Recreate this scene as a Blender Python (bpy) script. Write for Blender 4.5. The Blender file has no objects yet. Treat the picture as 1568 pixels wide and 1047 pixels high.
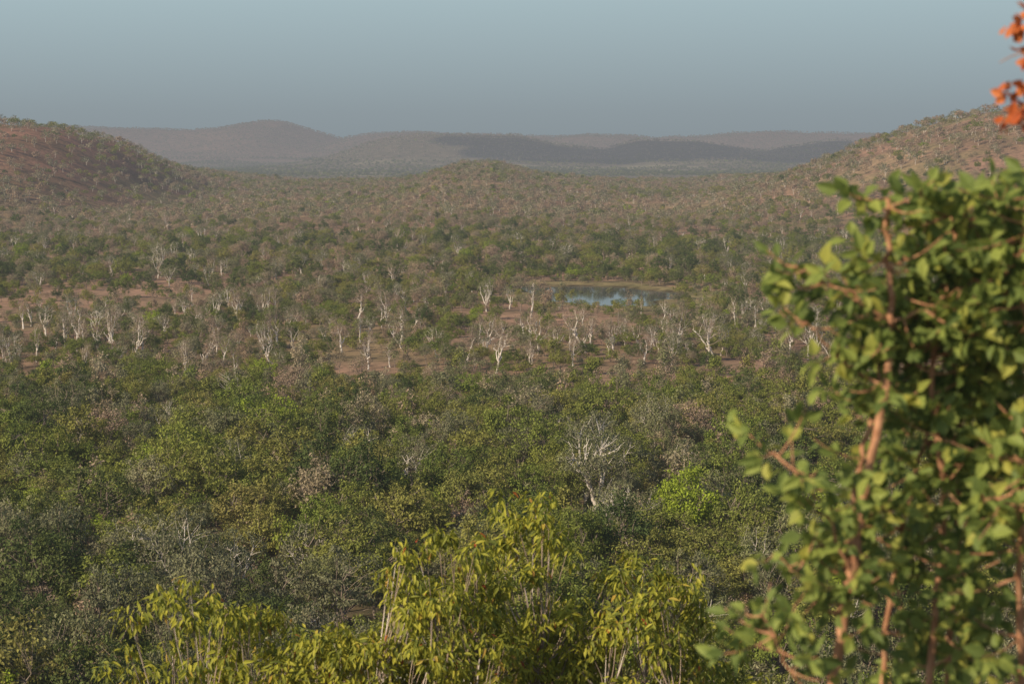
import bpy, math
import numpy as np
from mathutils import Vector
R = np.random.default_rng(7)
CAMZ = 46.7
scene = bpy.context.scene
scene.view_settings.view_transform = 'Standard'
scene.view_settings.look = 'None'
scene.view_settings.exposure = 0

# ---------------------------------------------------------------- sun
SUN = np.array([-0.76, -0.54, 0.58]); SUN /= np.linalg.norm(SUN)
el = math.asin(SUN[2]); az = math.atan2(SUN[0], SUN[1])

# ---------------------------------------------------------------- noise / terrain
def vnoise(x, y, seed=0):
    xi = np.floor(x).astype(np.int64); yi = np.floor(y).astype(np.int64)
    xf = x-xi; yf = y-yi
    def h(a, b):
        n = (a*374761393 + b*668265263 + seed*974634777) & 0x7fffffff
        n = ((n ^ (n >> 13))*1274126177) & 0x7fffffff
        n = n ^ (n >> 16)
        return (n & 0xffff)/65535.0
    u = xf*xf*(3-2*xf); v = yf*yf*(3-2*yf)
    return (h(xi, yi)*(1-u)+h(xi+1, yi)*u)*(1-v)+(h(xi, yi+1)*(1-u)+h(xi+1, yi+1)*u)*v
def fbm(x, y, s, octv=4, seed=0):
    t = 0; a = 1; n = 0
    for i in range(octv):
        t = t + a*vnoise(x/s*2**i+17.3*i, y/s*2**i+5.1*i, seed+i); n += a; a *= .5
    return t/n
def sst(a, b, x):
    t = np.clip((x-a)/(b-a), 0, 1); return t*t*(3-2*t)

AX = [-3000,-900,-631,-498,-364,-187,13,147,324,435,591,724,857,1013,1146,1368,2700,6000]
AZ = [0,0,40,86,117,118,111,84,54,80,90,80,60,85,92,72,74,70]
BX = [-9000,-3844,-2156,-1571,-1409,-1247,-1117,-987,-857,-695,-532,214,377,701,1351,2650,9000]
BZ = [130,140,164,150,158,184,176,130,92,126,140,112,122,98,122,122,110]
MX = [-2000,-360,-260,-150,-90,-57,-16,30,80,150,215,250,600,2000]
MZ = [25,20,7,9,13,29,28,16,11,8,8,16,25,30]
PX, PY, PRX, PRY = 29, 628, 25, 46
def pond_r(x, y):
    xr = x-PX+(y-PY)*0.14
    a = np.arctan2((y-PY)/PRY, xr/PRX)
    r = np.sqrt((xr/PRX)**2+((y-PY)/PRY)**2)
    return r/(1+.12*np.sin(3*a+1)+.08*np.sin(5*a+2)+.05*np.sin(9*a))
def height(x, y):
    x = np.asarray(x, float); y = np.asarray(y, float)
    k = 5.0
    t = 45-.45*np.maximum(y, 0)
    h = k*np.log1p(np.exp(np.clip(t/k, -40, 40)))
    n = fbm(x, y, 90, 4, 3)-.5
    flat = sst(1.2, 2.2, pond_r(x, y))
    h = h + n*3.0*sst(130, 250, y)*flat*(1+sst(900, 2000, y)*3)
    m = np.interp(x, MX, MZ)
    up = sst(750, 2000, y)*(1-sst(2150, 3000, y))
    h = h + m*up
    h = h - 15*sst(2150, 3200, y)
    rid = fbm(x, y, 220, 4, 11)-.5
    lh = 50*sst(-235, -375, x) + .06*np.maximum(-x-370, 0)
    lh = np.minimum(lh, 75)
    gy = np.exp(-((y-1520)/330)**2)
    h = h + lh*gy*(1+.35*rid)
    rh = 64*sst(100, 350, x)
    gy = np.exp(-((y-1320)/300)**2)
    h = h + rh*gy*(1+.3*rid)
    f = fbm(x, y, 900, 5, 21)-.5
    g = fbm(x, y, 420, 4, 23)
    gul = np.abs(g-.5)*2
    h = h + np.interp(x, AX, AZ)*np.exp(-((y-6500)/600)**2)*(1+.18*f)
    h = h + (np.interp(x, BX, BZ)+15)*np.exp(-((y-9500)/1150)**2)*(1+.12*f)
    h = h + 22*f*sst(5200, 6500, y) + 30*(gul-.3)*sst(5600, 6300, y)
    h = h + (fbm(x, y, 160, 3, 31)-.5)*12*sst(5200, 6200, y)
    pr = pond_r(x, y)
    h = h - 1.6*(1-sst(.75, 1.15, pr))
    return h

def ell(x, y, cx, cy, rx, ry):
    w = .5*(fbm(x, y, 16, 3, 41)-.5)*2
    return 1-sst(.75, 1.15, np.sqrt(((x-cx)/rx)**2+((y-cy)/ry)**2)+w)
def clearing(x, y):
    c = ell(x, y, -126, 610, 46, 86)
    c = np.maximum(c, .9*ell(x, y, 30, 636, 38, 74))
    c = np.maximum(c, .9*ell(x, y, 32, 386, 42, 26))
    c = np.maximum(c, .9*ell(x, y, 80, 405, 40, 36))
    c = np.maximum(c, .7*ell(x, y, 95, 600, 34, 50))
    c = np.maximum(c, .55*sst(.54,.64,fbm(x,y,34,3,77))*sst(375,400,y)*(1-sst(600,680,y)))
    c = np.maximum(c, .6*sst(.56,.64,fbm(x,y,60,3,78))*sst(640,700,y)*(1-sst(900,1000,y)))
    return c

# ---------------------------------------------------------------- materials
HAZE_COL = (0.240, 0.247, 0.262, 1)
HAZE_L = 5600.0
def haze_group():  # haze painted into the surface shaders as emission, stronger away from the origin
    g = bpy.data.node_groups.new('painted_haze', 'ShaderNodeTree')
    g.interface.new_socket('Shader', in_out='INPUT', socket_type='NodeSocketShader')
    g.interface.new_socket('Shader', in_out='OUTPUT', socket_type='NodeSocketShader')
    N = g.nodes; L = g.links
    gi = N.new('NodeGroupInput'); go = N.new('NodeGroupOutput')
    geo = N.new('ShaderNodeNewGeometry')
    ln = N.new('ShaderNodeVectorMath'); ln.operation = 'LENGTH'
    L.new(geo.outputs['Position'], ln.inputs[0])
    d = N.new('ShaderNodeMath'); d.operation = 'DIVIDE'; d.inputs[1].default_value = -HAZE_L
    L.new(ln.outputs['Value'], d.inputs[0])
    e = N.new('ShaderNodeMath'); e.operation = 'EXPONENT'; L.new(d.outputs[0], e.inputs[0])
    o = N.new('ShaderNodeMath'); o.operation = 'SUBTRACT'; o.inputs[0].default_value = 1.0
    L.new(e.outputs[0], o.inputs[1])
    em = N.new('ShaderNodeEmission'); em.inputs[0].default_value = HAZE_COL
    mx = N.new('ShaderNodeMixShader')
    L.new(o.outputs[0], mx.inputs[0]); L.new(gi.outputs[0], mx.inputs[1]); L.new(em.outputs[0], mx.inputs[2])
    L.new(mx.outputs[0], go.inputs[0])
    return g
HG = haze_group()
def newmat(name):
    m = bpy.data.materials.new(name); m.use_nodes = True
    m.node_tree.nodes.clear()
    return m, m.node_tree.nodes, m.node_tree.links
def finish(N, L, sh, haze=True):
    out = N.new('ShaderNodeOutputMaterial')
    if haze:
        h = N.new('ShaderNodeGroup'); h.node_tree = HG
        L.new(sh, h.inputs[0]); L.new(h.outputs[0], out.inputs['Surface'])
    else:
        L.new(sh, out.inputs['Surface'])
def ramp(N, stops):
    r = N.new('ShaderNodeValToRGB'); e = r.color_ramp.elements
    while len(e) < len(stops): e.new(.5)
    for i, (p, c) in enumerate(stops):
        e[i].position = p; e[i].color = (*c, 1)
    return r
def leafmat(name, inst_stops, trans=.3, near=False, haze=True):
    m, N, L = newmat(name)
    at = N.new('ShaderNodeAttribute'); at.attribute_name = 'var'
    if near:
        r = ramp(N, inst_stops); L.new(at.outputs['Fac'], r.inputs[0]); col = r.outputs[0]
    else:
        oi = N.new('ShaderNodeObjectInfo')
        r = ramp(N, inst_stops); r.color_ramp.interpolation = 'LINEAR'
        L.new(oi.outputs['Random'], r.inputs[0])
        mr = N.new('ShaderNodeMapRange'); mr.inputs[3].default_value = .58; mr.inputs[4].default_value = 1.78
        L.new(at.outputs['Fac'], mr.inputs[0])
        mu = N.new('ShaderNodeVectorMath'); mu.operation = 'SCALE'
        L.new(r.outputs[0], mu.inputs[0]); L.new(mr.outputs[0], mu.inputs['Scale']); col = mu.outputs[0]
    if near:
        d = N.new('ShaderNodeBsdfPrincipled'); d.inputs['Roughness'].default_value = .6
        d.inputs['Specular IOR Level'].default_value = .3
        L.new(col, d.inputs['Base Color'])
    else:
        d = N.new('ShaderNodeBsdfDiffuse'); L.new(col, d.inputs[0])
    t = N.new('ShaderNodeBsdfTranslucent'); L.new(col, t.inputs[0])
    mx = N.new('ShaderNodeMixShader'); mx.inputs[0].default_value = trans
    L.new(d.outputs[0], mx.inputs[1]); L.new(t.outputs[0], mx.inputs[2])
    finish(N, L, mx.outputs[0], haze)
    return m
def barkmat(name, c1, c2, scale=3.0, haze=True):
    m, N, L = newmat(name)
    tc = N.new('ShaderNodeTexCoord'); no = N.new('ShaderNodeTexNoise')
    no.inputs['Scale'].default_value = scale; no.inputs['Detail'].default_value = 5
    L.new(tc.outputs['Object'], no.inputs['Vector'])
    r = ramp(N, [(.35, c1), (.65, c2)]); L.new(no.outputs['Fac'], r.inputs[0])
    d = N.new('ShaderNodeBsdfDiffuse'); L.new(r.outputs[0], d.inputs[0])
    finish(N, L, d.outputs[0], haze)
    return m
M_green = leafmat('leaf_green', [(0,(.10,.13,.033)),(.2,(.16,.18,.040)),(.45,(.22,.205,.055)),(.7,(.15,.185,.037)),(.86,(.23,.20,.065)),(.97,(.20,.25,.035)),(1,(.24,.29,.035))])
M_grey = leafmat('leaf_grey_green', [(0,(.15,.15,.08)),(.4,(.19,.18,.10)),(.7,(.165,.17,.07)),(1,(.235,.215,.125))])
M_dark = leafmat('leaf_dark_green', [(0,(.065,.09,.03)),(.5,(.09,.11,.036)),(1,(.12,.135,.042))])
M_brown = leafmat('leaf_dry_brown', [(0,(.27,.19,.125)),(.35,(.33,.24,.165)),(.65,(.25,.215,.13)),(.85,(.34,.24,.15)),(1,(.30,.26,.165))])
M_white = barkmat('bark_white_gum', (.52,.45,.37), (.76,.67,.57))
M_greyb = barkmat('bark_grey_brown', (.18,.14,.105), (.32,.25,.19))
M_twig = barkmat('twigs_pale_brown', (.27,.20,.15), (.38,.29,.22))

# ---------------------------------------------------------------- mesh builder
class MB:
    def __init__(s): s.v=[]; s.f=[]; s.m=[]; s.var=[]; s.n=0
    def tube(s, pts, rad, sides, mat):
        pts = np.asarray(pts, float); k = len(pts)
        tan = np.gradient(pts, axis=0); tan /= np.linalg.norm(tan, axis=1)[:,None]+1e-9
        ref = np.array([.31,.87,.38]) 
        a = np.cross(tan, ref); a /= np.linalg.norm(a, axis=1)[:,None]+1e-9
        b = np.cross(tan, a)
        ang = np.arange(sides)*2*math.pi/sides
        rad = np.asarray(rad)[:,None,None]
        V = pts[:,None,:]+rad*(a[:,None,:]*np.cos(ang)[None,:,None]+b[:,None,:]*np.sin(ang)[None,:,None])
        s.v.append(V.reshape(-1,3)); s.var.append(np.full(k*sides, .5))
        for i in range(k-1):
            for j in range(sides):
                j2=(j+1)%sides; o=s.n+i*sides
                s.f.append((o+j,o+j2,o+sides+j2,o+sides+j)); s.m.append(mat)
        s.n += k*sides
    def leaves(s, c, d, n, l, w, mat, rng, kind=0):
        K=len(c); l=np.broadcast_to(l,(K,))[:,None]; w=np.broadcast_to(w,(K,))[:,None]
        d = d/(np.linalg.norm(d,axis=1)[:,None]+1e-9)
        sd = np.cross(n,d); sd/= (np.linalg.norm(sd,axis=1)[:,None]+1e-9)
        nn = np.cross(d,sd)
        if kind==0:
            V = np.stack([c, c+d*l*.45+sd*w*.5+nn*w*.12, c+d*l, c+d*l*.5-sd*w*.5+nn*w*.12],1)
            F = [(0,1,2,3)]
        else:
            wp = (.42,.36) if kind==1 else (.5,.40)
            cur = rng.uniform(-.05,.22,(K,1))
            m1=c+d*l*.3; m2=c+d*l*.66-nn*l*cur*.4; t=c+d*l-nn*l*cur
            fo = w*.16
            l1=c+d*l*.32+sd*w*wp[0]+nn*fo; l2=m2+sd*w*wp[1]*.9+nn*fo
            r1=c+d*l*.32-sd*w*wp[0]+nn*fo; r2=m2-sd*w*wp[1]*.9+nn*fo
            V=np.stack([c,m1,m2,t,l1,l2,r1,r2],1)
            F=[(0,1,4),(1,2,5,4),(2,3,5),(0,6,1),(1,6,7,2),(2,7,3)]
        q=V.shape[1]
        s.v.append(V.reshape(-1,3)); s.var.append(np.repeat(rng.random(K),q))
        for i in range(K):
            o=s.n+i*q
            for f in F: s.f.append(tuple(o+j for j in f)); s.m.append(mat)
        s.n+=K*q
    def obj(s, name, mats, link=True):
        me=bpy.data.meshes.new(name)
        V=np.concatenate(s.v)
        me.from_pydata(V.tolist(), [], s.f)
        for m in mats: me.materials.append(m)
        me.polygons.foreach_set('material_index', np.array(s.m,dtype=np.int32))
        a=me.attributes.new('var','FLOAT','POINT'); a.data.foreach_set('value', np.concatenate(s.var).astype(np.float32))
        me.update()
        o=bpy.data.objects.new(name, me)
        if link: scene.collection.objects.link(o)
        return o

def bez(p0,p1,p2,n):
    t=np.linspace(0,1,n)[:,None]
    return (1-t)**2*p0+2*t*(1-t)*p1+t*t*p2
def runit(rng,n):
    v=rng.normal(size=(n,3)); return v/np.linalg.norm(v,axis=1)[:,None]

def gen_tree(mb, rng, base, crown, rad, n_limb, n_clump, tr, clump_r, nleaf, leaf_l, leaf_w, kind=0,
             droop=.3, twigs=0, bark=0, leafm=1, twigm=0, fork=.35, sides=5, low=-.55, vs=.7, redm=None, tw=1.0, subm=None, shell=.45,
             limbtop=.55, lt=.62, spread=(.35,.75), wob=.025):
    base=np.array(base,float); crown=np.array(crown,float); rad=np.array(rad,float)
    ax = crown-base
    fk = base+ax*fork + rng.normal(0,.05,3)*np.linalg.norm(ax)*np.array([1,1,0])
    tp = bez(base-np.array([0,0,.3]), (base+fk)/2+rng.normal(0,.04,3)*np.linalg.norm(ax), fk, 5)
    mb.tube(tp, np.linspace(tr,tr*.75,5), sides+1, bark)
    limbs=[]
    for i in range(n_limb):
        a = 2*math.pi*(i+rng.uniform(-.35,.35))/n_limb
        rr = rng.uniform(*spread) if i else .1
        e = crown+rad*np.array([math.cos(a)*rr, math.sin(a)*rr, rng.uniform(-.35,limbtop)])
        mid = (fk+e)/2+np.array([math.cos(a),math.sin(a),-.2])*rad*rng.uniform(-.1,.25)
        p = bez(fk, mid, e, 8); p[1:-1]+=rng.normal(0,wob,(6,3))*rad.mean()
        mb.tube(p, np.linspace(tr*lt, tr*.15, 8), sides, bark)
        limbs.append(p)
    lobes = runit(rng,7); la = rng.uniform(-.3,.3,7)
    cl=[]
    while len(cl)<n_clump:
        d=runit(rng,1)[0]
        if d[2]<low: continue
        r = rng.uniform(.15,1)**shell
        r *= 1+ (la*np.maximum(lobes@d,0)**3).sum()*1.3
        cl.append(crown+rad*d*r)
    LP=np.concatenate([l[2:] for l in limbs])
    for c in cl:
        dd=np.linalg.norm((LP-c)*np.array([1,1,.8])+np.array([0,0,.3*rad[2]]),axis=1)
        s0=LP[np.argmin(dd)]
        mid=(s0+c)/2+rng.normal(0,.08,3)*rad.mean()+np.array([0,0,-.05])*rad[2]
        p=bez(s0,mid,c,4)
        mb.tube(p, np.linspace(tr*.15,tr*.045,4), 3, subm if (subm is not None and rng.random()<.7) else bark)
        for q in range(twigs):
            e=c+ (rng.normal(size=3)+np.array([0,0,.3]))*clump_r*tw
            mb.tube(bez(p[rng.integers(1,4)],c+rng.normal(size=3)*clump_r*.3,e,3), [tr*.07,tr*.045,tr*.02],3,twigm)
        if nleaf:
            k=max(2,int(nleaf*rng.uniform(.6,1.4)))
            cr=clump_r*rng.uniform(.7,1.3)
            off=rng.normal(size=(k,3)); off/= (np.linalg.norm(off,axis=1)[:,None]); off*= (rng.random((k,1))**.4)*cr
            off[:,2]*=vs
            cc=c+off
            out=(c-crown)/rad; out/=np.linalg.norm(out)+1e-6
            n=runit(rng,k)*.8+out+np.array([0,0,.5])+off/cr*.6
            d=runit(rng,k)+off/cr*.8; d[:,2]-=droop*2
            mb.leaves(cc,d,n,leaf_l*rng.uniform(.7,1.3,k),leaf_w*rng.uniform(.7,1.3,k),leafm,rng,kind)
            if redm is not None and rng.random()<.3:
                mb.leaves(cc[:1]+.02,d[:1]+.1,n[:1],leaf_l,leaf_w,redm,rng,kind)

# prototypes -------------------------------------------------------
kinds = bpy.data.collections.new('tree_kinds')
idx = {}
def proto(group, mb, mats):
    i=len(kinds.objects); o=mb.obj('kind_%02d'%i, mats, False); kinds.objects.link(o)
    idx.setdefault(group,[]).append(i)
for s in range(6):
    r=np.random.default_rng(100+s); mb=MB(); rx=r.uniform(2.7,3.9)
    gen_tree(mb,r,(0,0,0),(0,0,4.4),(rx,rx*r.uniform(.85,1.1),r.uniform(2.1,2.7)),5,92,.16,.50,42,.25,.14)
    proto('green',mb,[M_greyb,M_green])
for s in range(2):
    r=np.random.default_rng(120+s); mb=MB(); rx=r.uniform(2.8,3.6)
    gen_tree(mb,r,(0,0,0),(0,0,4.6),(rx,rx,2.6),5,85,.16,.52,38,.26,.15)
    proto('dark',mb,[M_greyb,M_dark])
for s in range(4):
    r=np.random.default_rng(140+s); mb=MB(); rx=r.uniform(2.6,3.3)
    gen_tree(mb,r,(0,0,0),(0,0,5.0),(rx,rx,r.uniform(2.5,3.0)),5,70,.15,.50,34,.24,.12,droop=.5)
    proto('grey',mb,[M_white if s==1 else M_greyb,M_grey,M_twig])
for s in range(3):
    r=np.random.default_rng(160+s); mb=MB(); rx=r.uniform(2.4,3.2)
    gen_tree(mb,r,(0,0,0),(0,0,4.6),(rx,rx,2.4),6,70,.13,.55,24,.24,.14,twigs=1,twigm=2)
    proto('brown',mb,[M_greyb,M_brown,M_twig])
for s in range(8):   # bare white gums
    r=np.random.default_rng(180+s); mb=MB(); rx=r.uniform(1.8,3.4)
    gen_tree(mb,r,(0,0,0),(r.uniform(-1.6,1.6),r.uniform(-.8,.8),r.uniform(5,6.4)),(rx,rx*.9,r.uniform(2.6,3.8)),int(r.integers(2,5)),30,.27,.75,[12,8,18,8,12,20,16,6][s],.26,.14,twigs=5,twigm=2,fork=r.uniform(.3,.65),low=-.45,subm=2,
      limbtop=.7,spread=(.15,.9),wob=.06)
    proto('bare',mb,[M_white,[M_grey,M_brown,M_grey,M_brown,M_green,M_brown,M_brown,M_grey][s],M_twig])
for s in range(3):   # sparse white gum with foliage
    r=np.random.default_rng(200+s); mb=MB(); rx=r.uniform(2.6,3.2)
    gen_tree(mb,r,(0,0,0),(0,0,5.6),(rx,rx,2.7),5,50,.26,.55,26,.25,.12,droop=.6,fork=.32,low=0)
    proto('gum',mb,[M_white,M_grey])
for s in range(4):
    r=np.random.default_rng(220+s); mb=MB(); rx=r.uniform(1.0,1.5)
    gen_tree(mb,r,(0,0,0),(0,0,1.1),(rx,rx,.95),5,34,.05,.35,22,.20,.12,fork=.15,low=-.75)
    proto('shrub',mb,[M_greyb,M_green if s<3 else M_grey])
for s in range(2):
    r=np.random.default_rng(240+s); mb=MB()
    gen_tree(mb,r,(0,0,0),(0,0,.7),(1.0,1.0,.7),5,26,.03,.3,16,.16,.08,fork=.15,twigs=1,low=-.75)
    proto('scrub',mb,[M_greyb,M_brown])
for s in range(3):   # slender saplings
    r=np.random.default_rng(250+s); mb=MB()
    gen_tree(mb,r,(0,0,0),(0,0,3.0),(1.1,1.1,2.0),4,34,.07,.4,18,.24,.13,fork=.25,low=-.8)
    proto('sapling',mb,[M_greyb,[M_green,M_grey,M_brown][s]])
FM=[M_green,M_brown,M_grey,M_dark]
for s in range(6):
    r=np.random.default_rng(260+s); mb=MB(); rx=r.uniform(2.6,3.8)
    gen_tree(mb,r,(0,0,0),(0,0,4.6),(rx,rx,2.4),3,30,.18,.8,10,.75,.42,sides=3)
    proto('far'+'gbydgb'[s],mb,[M_white if s in(1,2) else M_greyb,FM[[0,1,2,3,0,1][s]]])

# ---------------------------------------------------------------- scatter
def gn_group():
    g=bpy.data.node_groups.new('scatter','GeometryNodeTree')
    g.interface.new_socket('Geometry',in_out='INPUT',socket_type='NodeSocketGeometry')
    g.interface.new_socket('Geometry',in_out='OUTPUT',socket_type='NodeSocketGeometry')
    N=g.nodes;L=g.links
    gi=N.new('NodeGroupInput');go=N.new('NodeGroupOutput')
    ip=N.new('GeometryNodeInstanceOnPoints'); ci=N.new('GeometryNodeCollectionInfo')
    ci.inputs['Collection'].default_value=kinds
    ci.inputs['Separate Children'].default_value=True; ci.inputs['Reset Children'].default_value=True
    L.new(gi.outputs[0],ip.inputs['Points']); L.new(ci.outputs[0],ip.inputs['Instance'])
    ip.inputs['Pick Instance'].default_value=True
    def na(nm,ty):
        n=N.new('GeometryNodeInputNamedAttribute'); n.data_type=ty; n.inputs[0].default_value=nm
        return n.outputs[0]
    L.new(na('kind','INT'),ip.inputs['Instance Index'])
    er=N.new('FunctionNodeEulerToRotation'); L.new(na('rot','FLOAT_VECTOR'),er.inputs[0]); L.new(er.outputs[0],ip.inputs['Rotation'])
    L.new(na('scl','FLOAT_VECTOR'),ip.inputs['Scale'])
    L.new(ip.outputs[0],go.inputs[0])
    return g
GN=gn_group()
def scatter(name,x,y,kind,scl,lean=.05):
    n=len(x); z=height(x,y)-.1
    me=bpy.data.meshes.new(name); me.vertices.add(n)
    me.vertices.foreach_set('co',np.stack([x,y,z],1).astype(np.float32).ravel())
    a=me.attributes.new('kind','INT','POINT'); a.data.foreach_set('value',np.asarray(kind,dtype=np.int32))
    rot=np.stack([R.normal(0,lean,n),R.normal(0,lean,n),R.uniform(0,6.28,n)],1)
    a=me.attributes.new('rot','FLOAT_VECTOR','POINT'); a.data.foreach_set('vector',rot.astype(np.float32).ravel())
    s=np.stack([scl*R.uniform(.85,1.15,n),scl*R.uniform(.85,1.15,n),scl*R.uniform(.8,1.2,n)],1)
    a=me.attributes.new('scl','FLOAT_VECTOR','POINT'); a.data.foreach_set('vector',s.astype(np.float32).ravel())
    me.update()
    o=bpy.data.objects.new(name,me); scene.collection.objects.link(o)
    md=o.modifiers.new('scatter','NODES'); md.node_group=GN
    print(name,n)
    return o
def pick(groups,w,n):
    w=np.array(w,float); w/=w.sum()
    g=R.choice(len(groups),n,p=w)
    out=np.zeros(n,int)
    for i,gn in enumerate(groups):
        m=g==i; out[m]=R.choice(idx[gn],m.sum())
    return out
def jgrid(y0,y1,sp,side=.33,extra=25):
    ys=np.arange(y0,y1,sp); P=[]
    for yy in ys:
        w=side*yy+extra; xs=np.arange(-w,w,sp)
        P.append(np.stack([xs,np.full(len(xs),yy)],1))
    P=np.concatenate(P); P+=R.uniform(-.5,.5,P.shape)*sp*1.1
    return P[:,0],P[:,1]

def corridor(x,y):
    return ell(x,y,28,542,25,46)
def fedge(x,y): return 350+(fbm(x,y,60,3,51)-.5)*80-30*np.exp(-((x-45)/45)**2)
# near dense forest
x,y=jgrid(62,385,6.2)
c=clearing(x,y)
keep=(R.random(len(x))<.93)&(y<fedge(x,y))&(R.random(len(x))>c*.9)
x,y=x[keep],y[keep]
patch=fbm(x,y,45,3,61)
k=pick(['green','dark','grey','brown','gum'],[68,13,10,6,2.0],len(x))
gm=(patch>.58); kk=pick(['grey','green','brown'],[45,45,10],len(x)); k[gm]=kk[gm]
gm=(y<200)&(x<-15); kk=pick(['grey','dark','green'],[50,28,22],len(x)); k[gm]=kk[gm]
gm=(y<215)&(x>25); kk=pick(['grey','dark','green'],[50,12,38],len(x)); k[gm]=kk[gm]
scatter('dense_woodland',x,y,k,R.uniform(.75,1.5,len(x))*(1-.25*sst(270,350,y)))
x,y=jgrid(120,385,4.6)
scatter('understory_shrubs',x,y,pick(['shrub','scrub','sapling'],[60,10,30],len(x)),R.uniform(.9,1.8,len(x)))

# open woodland
x,y=jgrid(320,930,6.2)
c=clearing(x,y); dn=fbm(x,y,55,3,71)
p=np.clip(.62+1.8*(dn-.42),.34,.95)*(1-.93*c)*(1-.8*corridor(x,y))
p=np.where(pond_r(x,y)<1.15,.0,p)
ring=(pond_r(x,y)>1.14)&(pond_r(x,y)<2.0)&(y>PY+20)
p=np.where(ring,.72,p)
keep=(R.random(len(x))<p)&(y>fedge(x,y)-4)
x,y,ring=x[keep],y[keep],ring[keep]
k=pick(['green','dark','grey','brown','bare','gum'],[37,16,21,17,4.5,4.5],len(x))
band=(y>660)&(x>-40); kb=pick(['green','dark','grey','gum','bare','brown'],[42,24,18,5,3,8],len(x)); k[band]=kb[band]
s=R.uniform(.42,.95,len(x))*(1-.4*corridor(x,y))*(1+.25*sst(560,680,y))
front=sst(380,420,y)*(1-sst(540,570,y)); s=s*(1-.12*front)
s=np.where(ring,R.uniform(.5,.9,len(x)),s); kr=pick(['green','dark'],[50,50],len(x)); k[ring]=kr[ring]
scatter('open_woodland',x,y,k,s)
x,y=jgrid(335,930,3.8)
c=clearing(x,y); dn=fbm(x,y,22,3,81)
p=np.clip(.5+1.8*(dn-.45),.14,.9)*(1-.78*c)
p=np.where(pond_r(x,y)<1.05,.05,p)
keep=R.random(len(x))<p; x,y=x[keep],y[keep]
k=pick(['shrub','scrub','sapling'],[60,24,16],len(x))
scatter('savanna_shrubs',x,y,k,R.uniform(.5,1.5,len(x)))
# larger dark shrubs standing in the open soil on the left
x=np.r_[R.uniform(-175,-85,26),R.uniform(0,75,7)]; y=np.r_[R.uniform(545,690,26),R.uniform(370,400,7)]
scatter('shade_trees',x,y,pick(['green','dark'],[40,60],len(x)),R.uniform(.5,.85,len(x)))
# band of bare white gums
n=115
x=R.uniform(-130,75,n); y=R.uniform(398,545,n)
k=pick(['bare','gum'],[80,20],n); s=R.uniform(.5,1.1,n)
m=R.random(n)>corridor(x,y)*.9; x,y,k,s=x[m],y[m],k[m],s[m]
hx=np.array([6,10,17,19,38,43,46,-26,-55,-6,-3.5,-95,-88,-99,24,30,-13,-91,-102,-57])
hy=np.array([432,425,436,450,430,422,433,448,450,430,438,440,452,470,455,447,250.,436,446,444])
hk=np.array([R.choice(idx['bare']) for _ in hx]); hk[16]=idx['gum'][1]
hs=np.array([1.3,1.0,1.2,.9,1.2,1.4,1.05,1.25,1.2,.95,1.2,1.15,1.0,1.1,1.0,.85,1.15,1.1,1.2,1.0])
scatter('bare_white_gum_trees',np.r_[x,hx],np.r_[y,hy],np.r_[k,hk],np.r_[s,hs],.12)
# dry woodland up to the rise and on the two hills
x,y=jgrid(910,2450,6.8,.32,40)
dn=fbm(x,y,120,4,91)
p=np.clip(.60+1.8*(dn-.44),.34,.95)
p=p*(1-.42*sst(-230,-330,x)*sst(1150,1300,y))*(1-.25*sst(180,260,x)*sst(1000,1100,y))
keep=R.random(len(x))<p; x,y=x[keep],y[keep]
far=y>1150
k=pick(['green','dark','grey','brown','bare'],[20,8,24,44,4],len(x))
kf=pick(['farg','farb','fary','fard'],[13,56,28,3],len(x)); k[far]=kf[far]
gmask=(fbm(x,y,160,3,95)>.60)&(y>1150); kg=pick(['farg','fary','farb'],[45,35,20],len(x)); k[gmask]=kg[gmask]
band=(y<1030)&(x>-80); kb=pick(['green','dark','grey'],[45,28,27],len(x)); m=band&(R.random(len(x))<.6); k[m]=kb[m]
scatter('dry_hill_woodland',x,y,k,R.uniform(.45,1.0,len(x)))
# distant plain + ranges
x,y=jgrid(4300,9700,18,.31,100)
h=height(x,y)
strip=(h<5)&(fbm(x/3,y,120,2,99)>.6)
pp=np.where(h<12,.85,.35+.5*(fbm(x,y,300,3,98)>.5))
keep=(R.random(len(x))<pp)&~strip
x,y,h=x[keep],y[keep],h[keep]
k=pick(['farg','farb','fary','fard'],[16,55,18,11],len(x))
low=h<12; kl=pick(['farg','fard'],[25,75],len(x)); k[low]=kl[low]
scatter('distant_woodland',x,y,k,R.uniform(.8,1.5,len(x)))

# ---------------------------------------------------------------- terrain sheet
t=np.linspace(0,1,760); ys=np.concatenate([[-400,-200,-80,-30,-10],40*(np.exp(t*math.log(15000/40+1))-1),np.array([17000,20000,26000,36000,60000.])])
us=np.linspace(-1,1,270)
Y,U=np.meshgrid(ys,us,indexing='ij'); X=U*(np.maximum(Y,0)*.55+60); 
Z=height(X,Y); Z=np.where(Y<0,45+ (fbm(X,Y,20,3,5)-.5),Z)
nr,nc=X.shape
me=bpy.data.meshes.new('ground')
ii=np.arange(nr*nc).reshape(nr,nc)
F=np.stack([ii[:-1,:-1],ii[:-1,1:],ii[1:,1:],ii[1:,:-1]],-1).reshape(-1,4)
me.from_pydata(np.stack([X,Y,Z],-1).reshape(-1,3).tolist(),[],F.tolist())
xf,yf=X.ravel(),Y.ravel()
soil=np.array([.33,.205,.145]); ochre=np.array([.36,.25,.155]); litter=np.array([.17,.125,.08]); grass=np.array([.22,.195,.09]); farc=np.array([.19,.155,.11])
col=np.tile(litter,(len(xf),1))
def mixc(col,c,m): return col*(1-m[:,None])+c*m[:,None]
col=mixc(col,soil*.8,sst(330,400,yf))
col=mixc(col,ochre*.9,sst(.42,.62,fbm(xf,yf,60,3,201))*sst(450,800,yf)*.85)
col=mixc(col,grass,sst(.5,.62,fbm(xf,yf,40,3,207))*sst(380,450,yf)*.45)
col=mixc(col,soil,np.clip(clearing(xf,yf)*1.1,0,1)*.9)
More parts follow.
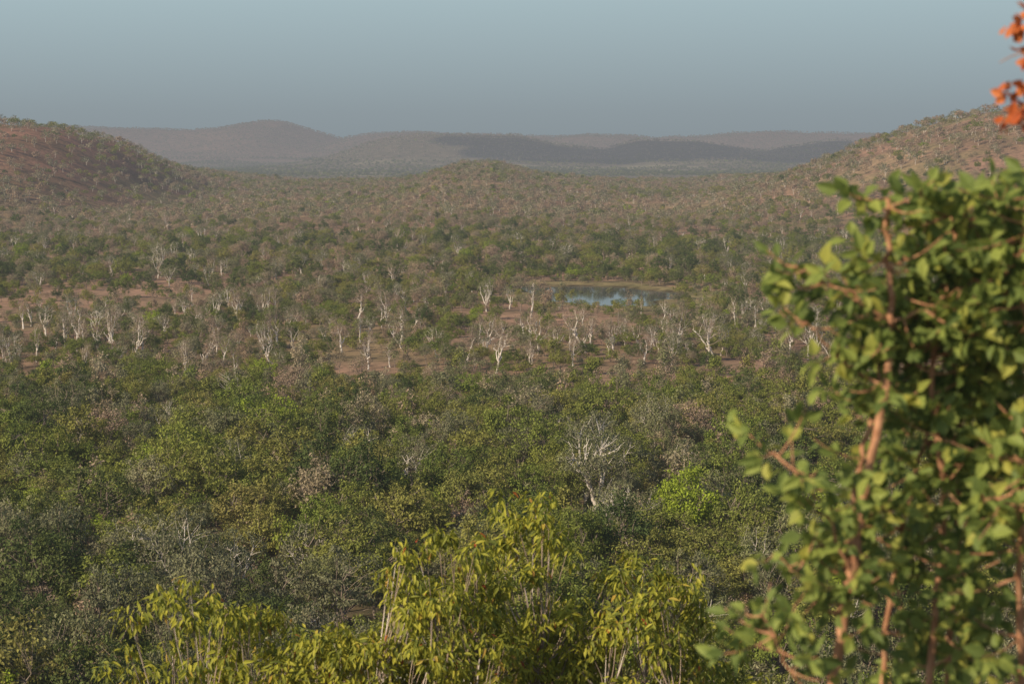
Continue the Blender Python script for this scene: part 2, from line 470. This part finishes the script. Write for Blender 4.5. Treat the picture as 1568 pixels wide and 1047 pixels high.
redh=np.maximum(sst(-240,-330,xf)*sst(1150,1350,yf),0)*(1-sst(2100,2300,yf))
col=mixc(col,np.array([.27,.135,.095]),redh*.7)
pr=pond_r(xf,yf)
col=mixc(col,grass,(1-sst(1.1,1.7,pr+.5*(fbm(xf,yf,15,3,205)-.5)))*.75)
col=mixc(col,np.array([.05,.04,.028]),1-sst(.95,1.06,pr))
col=mixc(col,grass*1.1,ell(xf,yf,66,590,12,22))
col=mixc(col,farc,sst(2300,3500,yf))
pale=sst(.6,.68,fbm(xf/3,yf,120,2,99))*sst(4000,4500,yf)*(1-sst(5600,6000,yf))
col=mixc(col,np.array([.34,.29,.19]),pale)
col=mixc(col,np.array([.30,.185,.14]),sst(7000,8200,yf)*.75)
ca=me.attributes.new('tint','FLOAT_COLOR','POINT'); ca.data.foreach_set('color',np.concatenate([col,np.ones((len(col),1))],1).astype(np.float32).ravel())
me.polygons.foreach_set('use_smooth',np.ones(len(me.polygons),dtype=bool)); me.update()
go=bpy.data.objects.new('ground',me); scene.collection.objects.link(go)
m,N,L=newmat('ground_soil')
at=N.new('ShaderNodeAttribute'); at.attribute_name='tint'
geo=N.new('ShaderNodeNewGeometry')
def noise(sc,det=6):
    n=N.new('ShaderNodeTexNoise'); n.inputs['Scale'].default_value=sc; n.inputs['Detail'].default_value=det
    n.inputs['Roughness'].default_value=.65
    L.new(geo.outputs['Position'],n.inputs['Vector']); return n
n1=noise(.35); n2=noise(.03,8)
r1=ramp(N,[(.3,(.5,.55,.5)),(.5,(.95,.95,.95)),(.7,(1.35,1.28,1.2))]); L.new(n1.outputs['Fac'],r1.inputs[0])
r2=ramp(N,[(.35,(.62,.70,.62)),(.65,(1.2,1.15,1.1))]); L.new(n2.outputs['Fac'],r2.inputs[0])
a=N.new('ShaderNodeVectorMath');a.operation='MULTIPLY'; L.new(at.outputs['Color'],a.inputs[0]); L.new(r1.outputs[0],a.inputs[1])
b=N.new('ShaderNodeVectorMath');b.operation='MULTIPLY'; L.new(a.outputs[0],b.inputs[0]); L.new(r2.outputs[0],b.inputs[1])
d=N.new('ShaderNodeBsdfDiffuse'); L.new(b.outputs[0],d.inputs[0])
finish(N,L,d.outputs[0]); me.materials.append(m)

# ---------------------------------------------------------------- waterhole
A=np.linspace(0,2*math.pi,64,endpoint=False)
V=np.stack([PX+PRX*1.25*np.cos(A)-(PRY*1.25*np.sin(A))*.14,PY+PRY*1.25*np.sin(A),np.full(64,-.80)],1)
me=bpy.data.meshes.new('waterhole'); me.from_pydata(V.tolist(),[],[tuple(range(64))])
wo=bpy.data.objects.new('waterhole',me); scene.collection.objects.link(wo)
m,N,L=newmat('water')
p=N.new('ShaderNodeBsdfPrincipled'); p.inputs['Base Color'].default_value=(.05,.05,.04,1); p.inputs['Roughness'].default_value=.06
p.inputs['IOR'].default_value=1.2
geo=N.new('ShaderNodeNewGeometry'); nz=N.new('ShaderNodeTexNoise'); nz.inputs['Scale'].default_value=1.2; L.new(geo.outputs['Position'],nz.inputs['Vector'])
bp=N.new('ShaderNodeBump'); bp.inputs['Strength'].default_value=.1; bp.inputs['Distance'].default_value=.05
L.new(nz.outputs['Fac'],bp.inputs['Height']); L.new(bp.outputs[0],p.inputs['Normal'])
finish(N,L,p.outputs[0]); me.materials.append(m)

# ---------------------------------------------------------------- foreground eucalypts
M_euc=leafmat('leaf_eucalypt',[(0,(.15,.175,.03)),(.4,(.29,.295,.035)),(.75,(.45,.425,.045)),(.96,(.52,.47,.06)),(1,(.5,.27,.06))],.40,True)
M_red=leafmat('leaf_red',[(0,(.35,.07,.02)),(1,(.5,.16,.04))],.3,True)
M_ebark=barkmat('bark_pale_gum',(.40,.32,.26),(.66,.57,.48),6)
def fg(seed,cx,cy,top,rad,nc,nl=5):
    r=np.random.default_rng(seed); mb=MB()
    bz=float(height(np.array([cx]),np.array([cy]))[0])
    gen_tree(mb,r,(cx+.2,cy+.3,bz),(cx,cy,top-rad[2]),rad,nl,nc,.048,.13,48,.085,.032,kind=1,droop=.6,twigs=2,bark=0,leafm=1,twigm=3,fork=.5,sides=7,low=-.9,vs=.85,redm=2,tw=.4,shell=.36,
      limbtop=.1,lt=.5,spread=(.4,.9),wob=.06,subm=3)
    return mb.obj('eucalyptus_tree',[M_ebark,M_euc,M_red,M_twig])
fg(301,-2.45,16.3,CAMZ-3.58,(.95,.9,1.2),130,6)
fg(305,-1.55,15.6,CAMZ-3.66,(.70,.6,1.1),95,4)
fg(302,-.60,15.6,CAMZ-3.08,(.72,.8,1.3),150,6)
fg(304,.10,16.6,CAMZ-3.22,(.66,.7,1.3),130,5)
fg(303,1.10,16.4,CAMZ-3.48,(.78,.8,1.2),130,6)
fg(306,1.72,16.8,CAMZ-3.98,(.55,.6,1.0),65,4)

# ---------------------------------------------------------------- near bush on the right
M_bush=leafmat('leaf_bush',[(0,(.12,.165,.037)),(.4,(.21,.265,.06)),(.8,(.33,.38,.08)),(1,(.46,.43,.08))],.42,True)
M_stem=barkmat('bush_stem',(.36,.17,.09),(.55,.29,.16),30)
M_orange=leafmat('leaf_dry_orange',[(0,(.45,.09,.02)),(1,(.65,.20,.05))],.3,True)
r=np.random.default_rng(55); mb=MB()
def cam(p): return np.array([p[0],p[1],CAMZ+p[2]])
stems=[
 ([(.66,4.0,-3.3),(.66,4.0,-1.5),(.70,4.0,-1.0),(.74,4.0,-.78),(.775,3.98,-.55),(.80,4.0,-.36),(.79,4.02,-.22),(.785,4.0,-.10)],.014),
 ([(.67,4.02,-1.5),(.715,4.03,-.95),(.735,4.05,-.72),(.785,4.1,-.55),(.80,4.12,-.42)],.009),
 ([(.95,4.2,-3.4),(.93,4.2,-1.2),(.96,4.15,-.8),(.90,4.1,-.5),(.93,4.1,-.3),(.97,4.1,-.14)],.010),
 ([(1.15,4.1,-3.4),(1.12,4.1,-1.2),(1.08,4.0,-.8),(1.10,4.0,-.45),(1.06,4.0,-.25),(1.08,4.0,-.10)],.010),
 ([(1.0,4.3,-3.4),(1.0,4.3,-1.2),(1.02,4.3,-.7),(1.0,4.25,-.4),(1.04,4.2,-.14)],.009),
 ([(.84,4.3,-3.4),(.84,4.3,-1.3),(.88,4.3,-.9),(.94,4.25,-.6),(.90,4.2,-.3)],.008),
 ([(1.35,4.3,-3.4),(1.3,4.3,-1.2),(1.28,4.2,-.6),(1.25,4.2,-.3),(1.22,4.2,-.10)],.012),
 ([(.72,4.0,-.9),(.66,3.95,-.75),(.60,3.9,-.68),(.54,3.9,-.62)],.004),
 ([(.80,4.0,-.36),(.72,3.97,-.31),(.64,3.95,-.27),(.59,3.95,-.24)],.004),
 ([(.79,4.0,-.5),(.70,4.03,-.45),(.62,4.0,-.36)],.004),
 ([(.70,4.0,-1.0),(.62,4.0,-.92),(.56,4.0,-.85)],.004),
 ([(.69,4.0,-1.2),(.60,3.97,-1.12),(.53,3.97,-.98)],.004),
 ([(.69,4.0,-1.3),(.60,3.95,-1.25)],.004),
 ([(.79,4.0,-.25),(.86,4.05,-.2),(.92,4.05,-.14)],.004),
 ([(.80,4.0,-.36),(.88,4.0,-.33),(.97,4.0,-.27)],.004),
 ([(1.15,3.9,-.70),(1.06,3.9,-.70),(.98,3.9,-.72)],.006),
]
twl=[]
for pl,rad in stems:
    P=np.array([cam(p) for p in pl])
    tt=np.linspace(0,len(P)-1,len(P)*5); ti=np.arange(len(P))
    Q=np.stack([np.interp(tt,ti,P[:,j]) for j in range(3)],1)
    ker=np.array([.25,.5,.25])
    for _ in range(3):
        for j in range(3): Q[1:-1,j]=np.convolve(Q[:,j],ker,'valid')
    Q[1:-1]+=r.normal(0,.0025,Q[1:-1].shape)
    mb.tube(Q,np.linspace(rad,rad*.35,len(Q)),8,0)
    L0=Q[:,2]>CAMZ-1.5
    cand=Q[L0]
    ln=np.sum(np.linalg.norm(np.diff(cand,axis=0),axis=1))
    main=P[0,0]>.82
    nt=int(max(4,ln*(72 if main else (26 if rad>.008 else 34))))
    for _ in range(nt):
        i=r.integers(0,len(cand)); twl.append((cand[i],rad))
    twl.append((Q[-1],.004)); twl.append((Q[-1],.004))
for p,rad in twl:
    left = p[0]<.84
    ln=r.uniform(.06,.14) if left else r.uniform(.08,.20)
    d=np.array([r.normal(0,.8),r.normal(0,.6),r.uniform(-.35,.75)]); d/=np.linalg.norm(d)
    if p[2]+d[2]*ln>CAMZ-.03: d[2]=-.1
    e=p+d*ln; mid=(p+e)/2+np.array([0,0,-.02])
    T=bez(p,mid,e,6); mb.tube(T,np.linspace(.0024,.001,6),5,0)
    k=int(ln/.015)+2
    tpar=r.uniform(.25,1,k); c=np.stack([np.interp(tpar,np.linspace(0,1,6),T[:,j]) for j in range(3)],1)
    dd=runit(r,k)+d*.6; dd[:,2]-=.2
    nn=runit(r,k)*.8+np.array([-.5,-.6,.5])
    c=c+dd/np.linalg.norm(dd,axis=1)[:,None]*.012
    mb.leaves(c,dd,nn,r.uniform(.028,.056,k),r.uniform(.018,.034,k),1,r,2)
bush=mb.obj('broadleaf_bush',[M_stem,M_bush])
# dry orange sprig at the upper right
mb=MB()
P=np.array([cam(p) for p in [(1.35,4.3,-1.5),(1.25,4.0,-.3),(1.13,3.9,.0),(1.085,3.9,.12),(1.06,3.9,.26),(1.07,3.9,.38)]])
tt=np.linspace(0,5,24); Q=np.stack([np.interp(tt,np.arange(6),P[:,j]) for j in range(3)],1)
mb.tube(Q,np.linspace(.006,.002,24),6,0)
for (a,b) in [((1.085,3.9,.12),(1.00,3.9,.13)),((1.07,3.9,.2),(.985,3.9,.175)),((1.06,3.9,.25),(1.02,3.9,.29)),((1.085,3.9,.12),(1.01,3.9,.06))]:
    a,b=cam(a),cam(b); mb.tube(bez(a,(a+b)/2+[0,0,.015],b,5),np.linspace(.002,.001,5),4,0)
for c0,k,s in [((1.03,3.9,.25),14,.02),((1.035,3.9,.215),8,.02),((1.02,3.9,.12),14,.022),((1.02,3.9,.06),20,.022),((1.045,3.9,.09),12,.03)]:
    c=cam(c0)+r.normal(0,s*.6,(k,3)); mb.leaves(c,runit(r,k),runit(r,k),.032,.022,1,r,2)
mb.obj('dry_leaf_sprig',[M_stem,M_orange])

# ---------------------------------------------------------------- clouds (outside the view, they shade the far range)
M_c,N,L=newmat('cloud_white'); d=N.new('ShaderNodeBsdfDiffuse'); d.inputs[0].default_value=(.9,.9,.9,1); finish(N,L,d.outputs[0],False)
import bmesh, mathutils
def cloud(tx,ty,tz,rx,ry,seed,Hc=1700):
    c=np.array([tx,ty,tz])+SUN*(Hc/SUN[2])
    bm=bmesh.new(); rr=np.random.default_rng(seed)
    for i in range(9):
        o=np.array([rr.uniform(-.6,.6)*rx,rr.uniform(-.5,.5)*ry,rr.uniform(0,60)])
        M=mathutils.Matrix.Translation(Vector(c+o))@mathutils.Matrix.Diagonal((rx*rr.uniform(.35,.55),ry*rr.uniform(.4,.6),110,1))
        bmesh.ops.create_icosphere(bm,subdivisions=3,radius=1,matrix=M)
    me=bpy.data.meshes.new('cloud'); bm.to_mesh(me); bm.free(); me.materials.append(M_c)
    o=bpy.data.objects.new('cloud',me); scene.collection.objects.link(o)
cloud(60,6150,40,480,420,1)
cloud(850,6150,40,600,420,2)

# ---------------------------------------------------------------- sky + sun + camera
w=bpy.data.worlds.new('World'); scene.world=w; w.use_nodes=True
N=w.node_tree.nodes; L=w.node_tree.links; bg=N['Background']
sk=N.new('ShaderNodeTexSky'); sk.sky_type='NISHITA'; sk.sun_disc=False
sk.sun_elevation=el; sk.sun_rotation=az; sk.air_density=1.0; sk.dust_density=1.0; sk.ozone_density=1.5
STR=.125
bg.inputs[1].default_value=STR
tc=N.new('ShaderNodeTexCoord'); sp=N.new('ShaderNodeSeparateXYZ'); L.new(tc.outputs['Generated'],sp.inputs[0])
hz=ramp(N,[(0,(.245,.285,.310)),(.02,(.268,.318,.345)),(.078,(.375,.485,.52)),(.3,(.38,.51,.59))])
L.new(sp.outputs['Z'],hz.inputs[0])
sc=N.new('ShaderNodeVectorMath'); sc.operation='SCALE'; sc.inputs['Scale'].default_value=1/STR; L.new(hz.outputs[0],sc.inputs[0])
mr=N.new('ShaderNodeMapRange'); mr.inputs[1].default_value=.08; mr.inputs[2].default_value=.35; L.new(sp.outputs['Z'],mr.inputs[0])
mx=N.new('ShaderNodeMix'); mx.data_type='RGBA'; L.new(mr.outputs[0],mx.inputs['Factor']); L.new(sc.outputs[0],mx.inputs[6]); L.new(sk.outputs[0],mx.inputs[7])
L.new(mx.outputs[2],bg.inputs[0])
sl=bpy.data.lights.new('sun','SUN'); sl.energy=5.0; sl.angle=math.radians(.5); sl.color=(1,.86,.66)
so=bpy.data.objects.new('sun',sl); scene.collection.objects.link(so)
so.rotation_euler=Vector(SUN).to_track_quat('Z','Y').to_euler(); so.location=(0,0,200)
cd=bpy.data.cameras.new('camera'); co=bpy.data.objects.new('camera',cd); scene.collection.objects.link(co)
co.location=(0,0,CAMZ); cd.sensor_width=36; cd.lens=67.2; cd.clip_start=.1; cd.clip_end=100000
co.rotation_euler=(math.radians(90-5.73),0,0)
cd.dof.use_dof=True; cd.dof.focus_distance=350; cd.dof.aperture_fstop=6.3
scene.camera=co
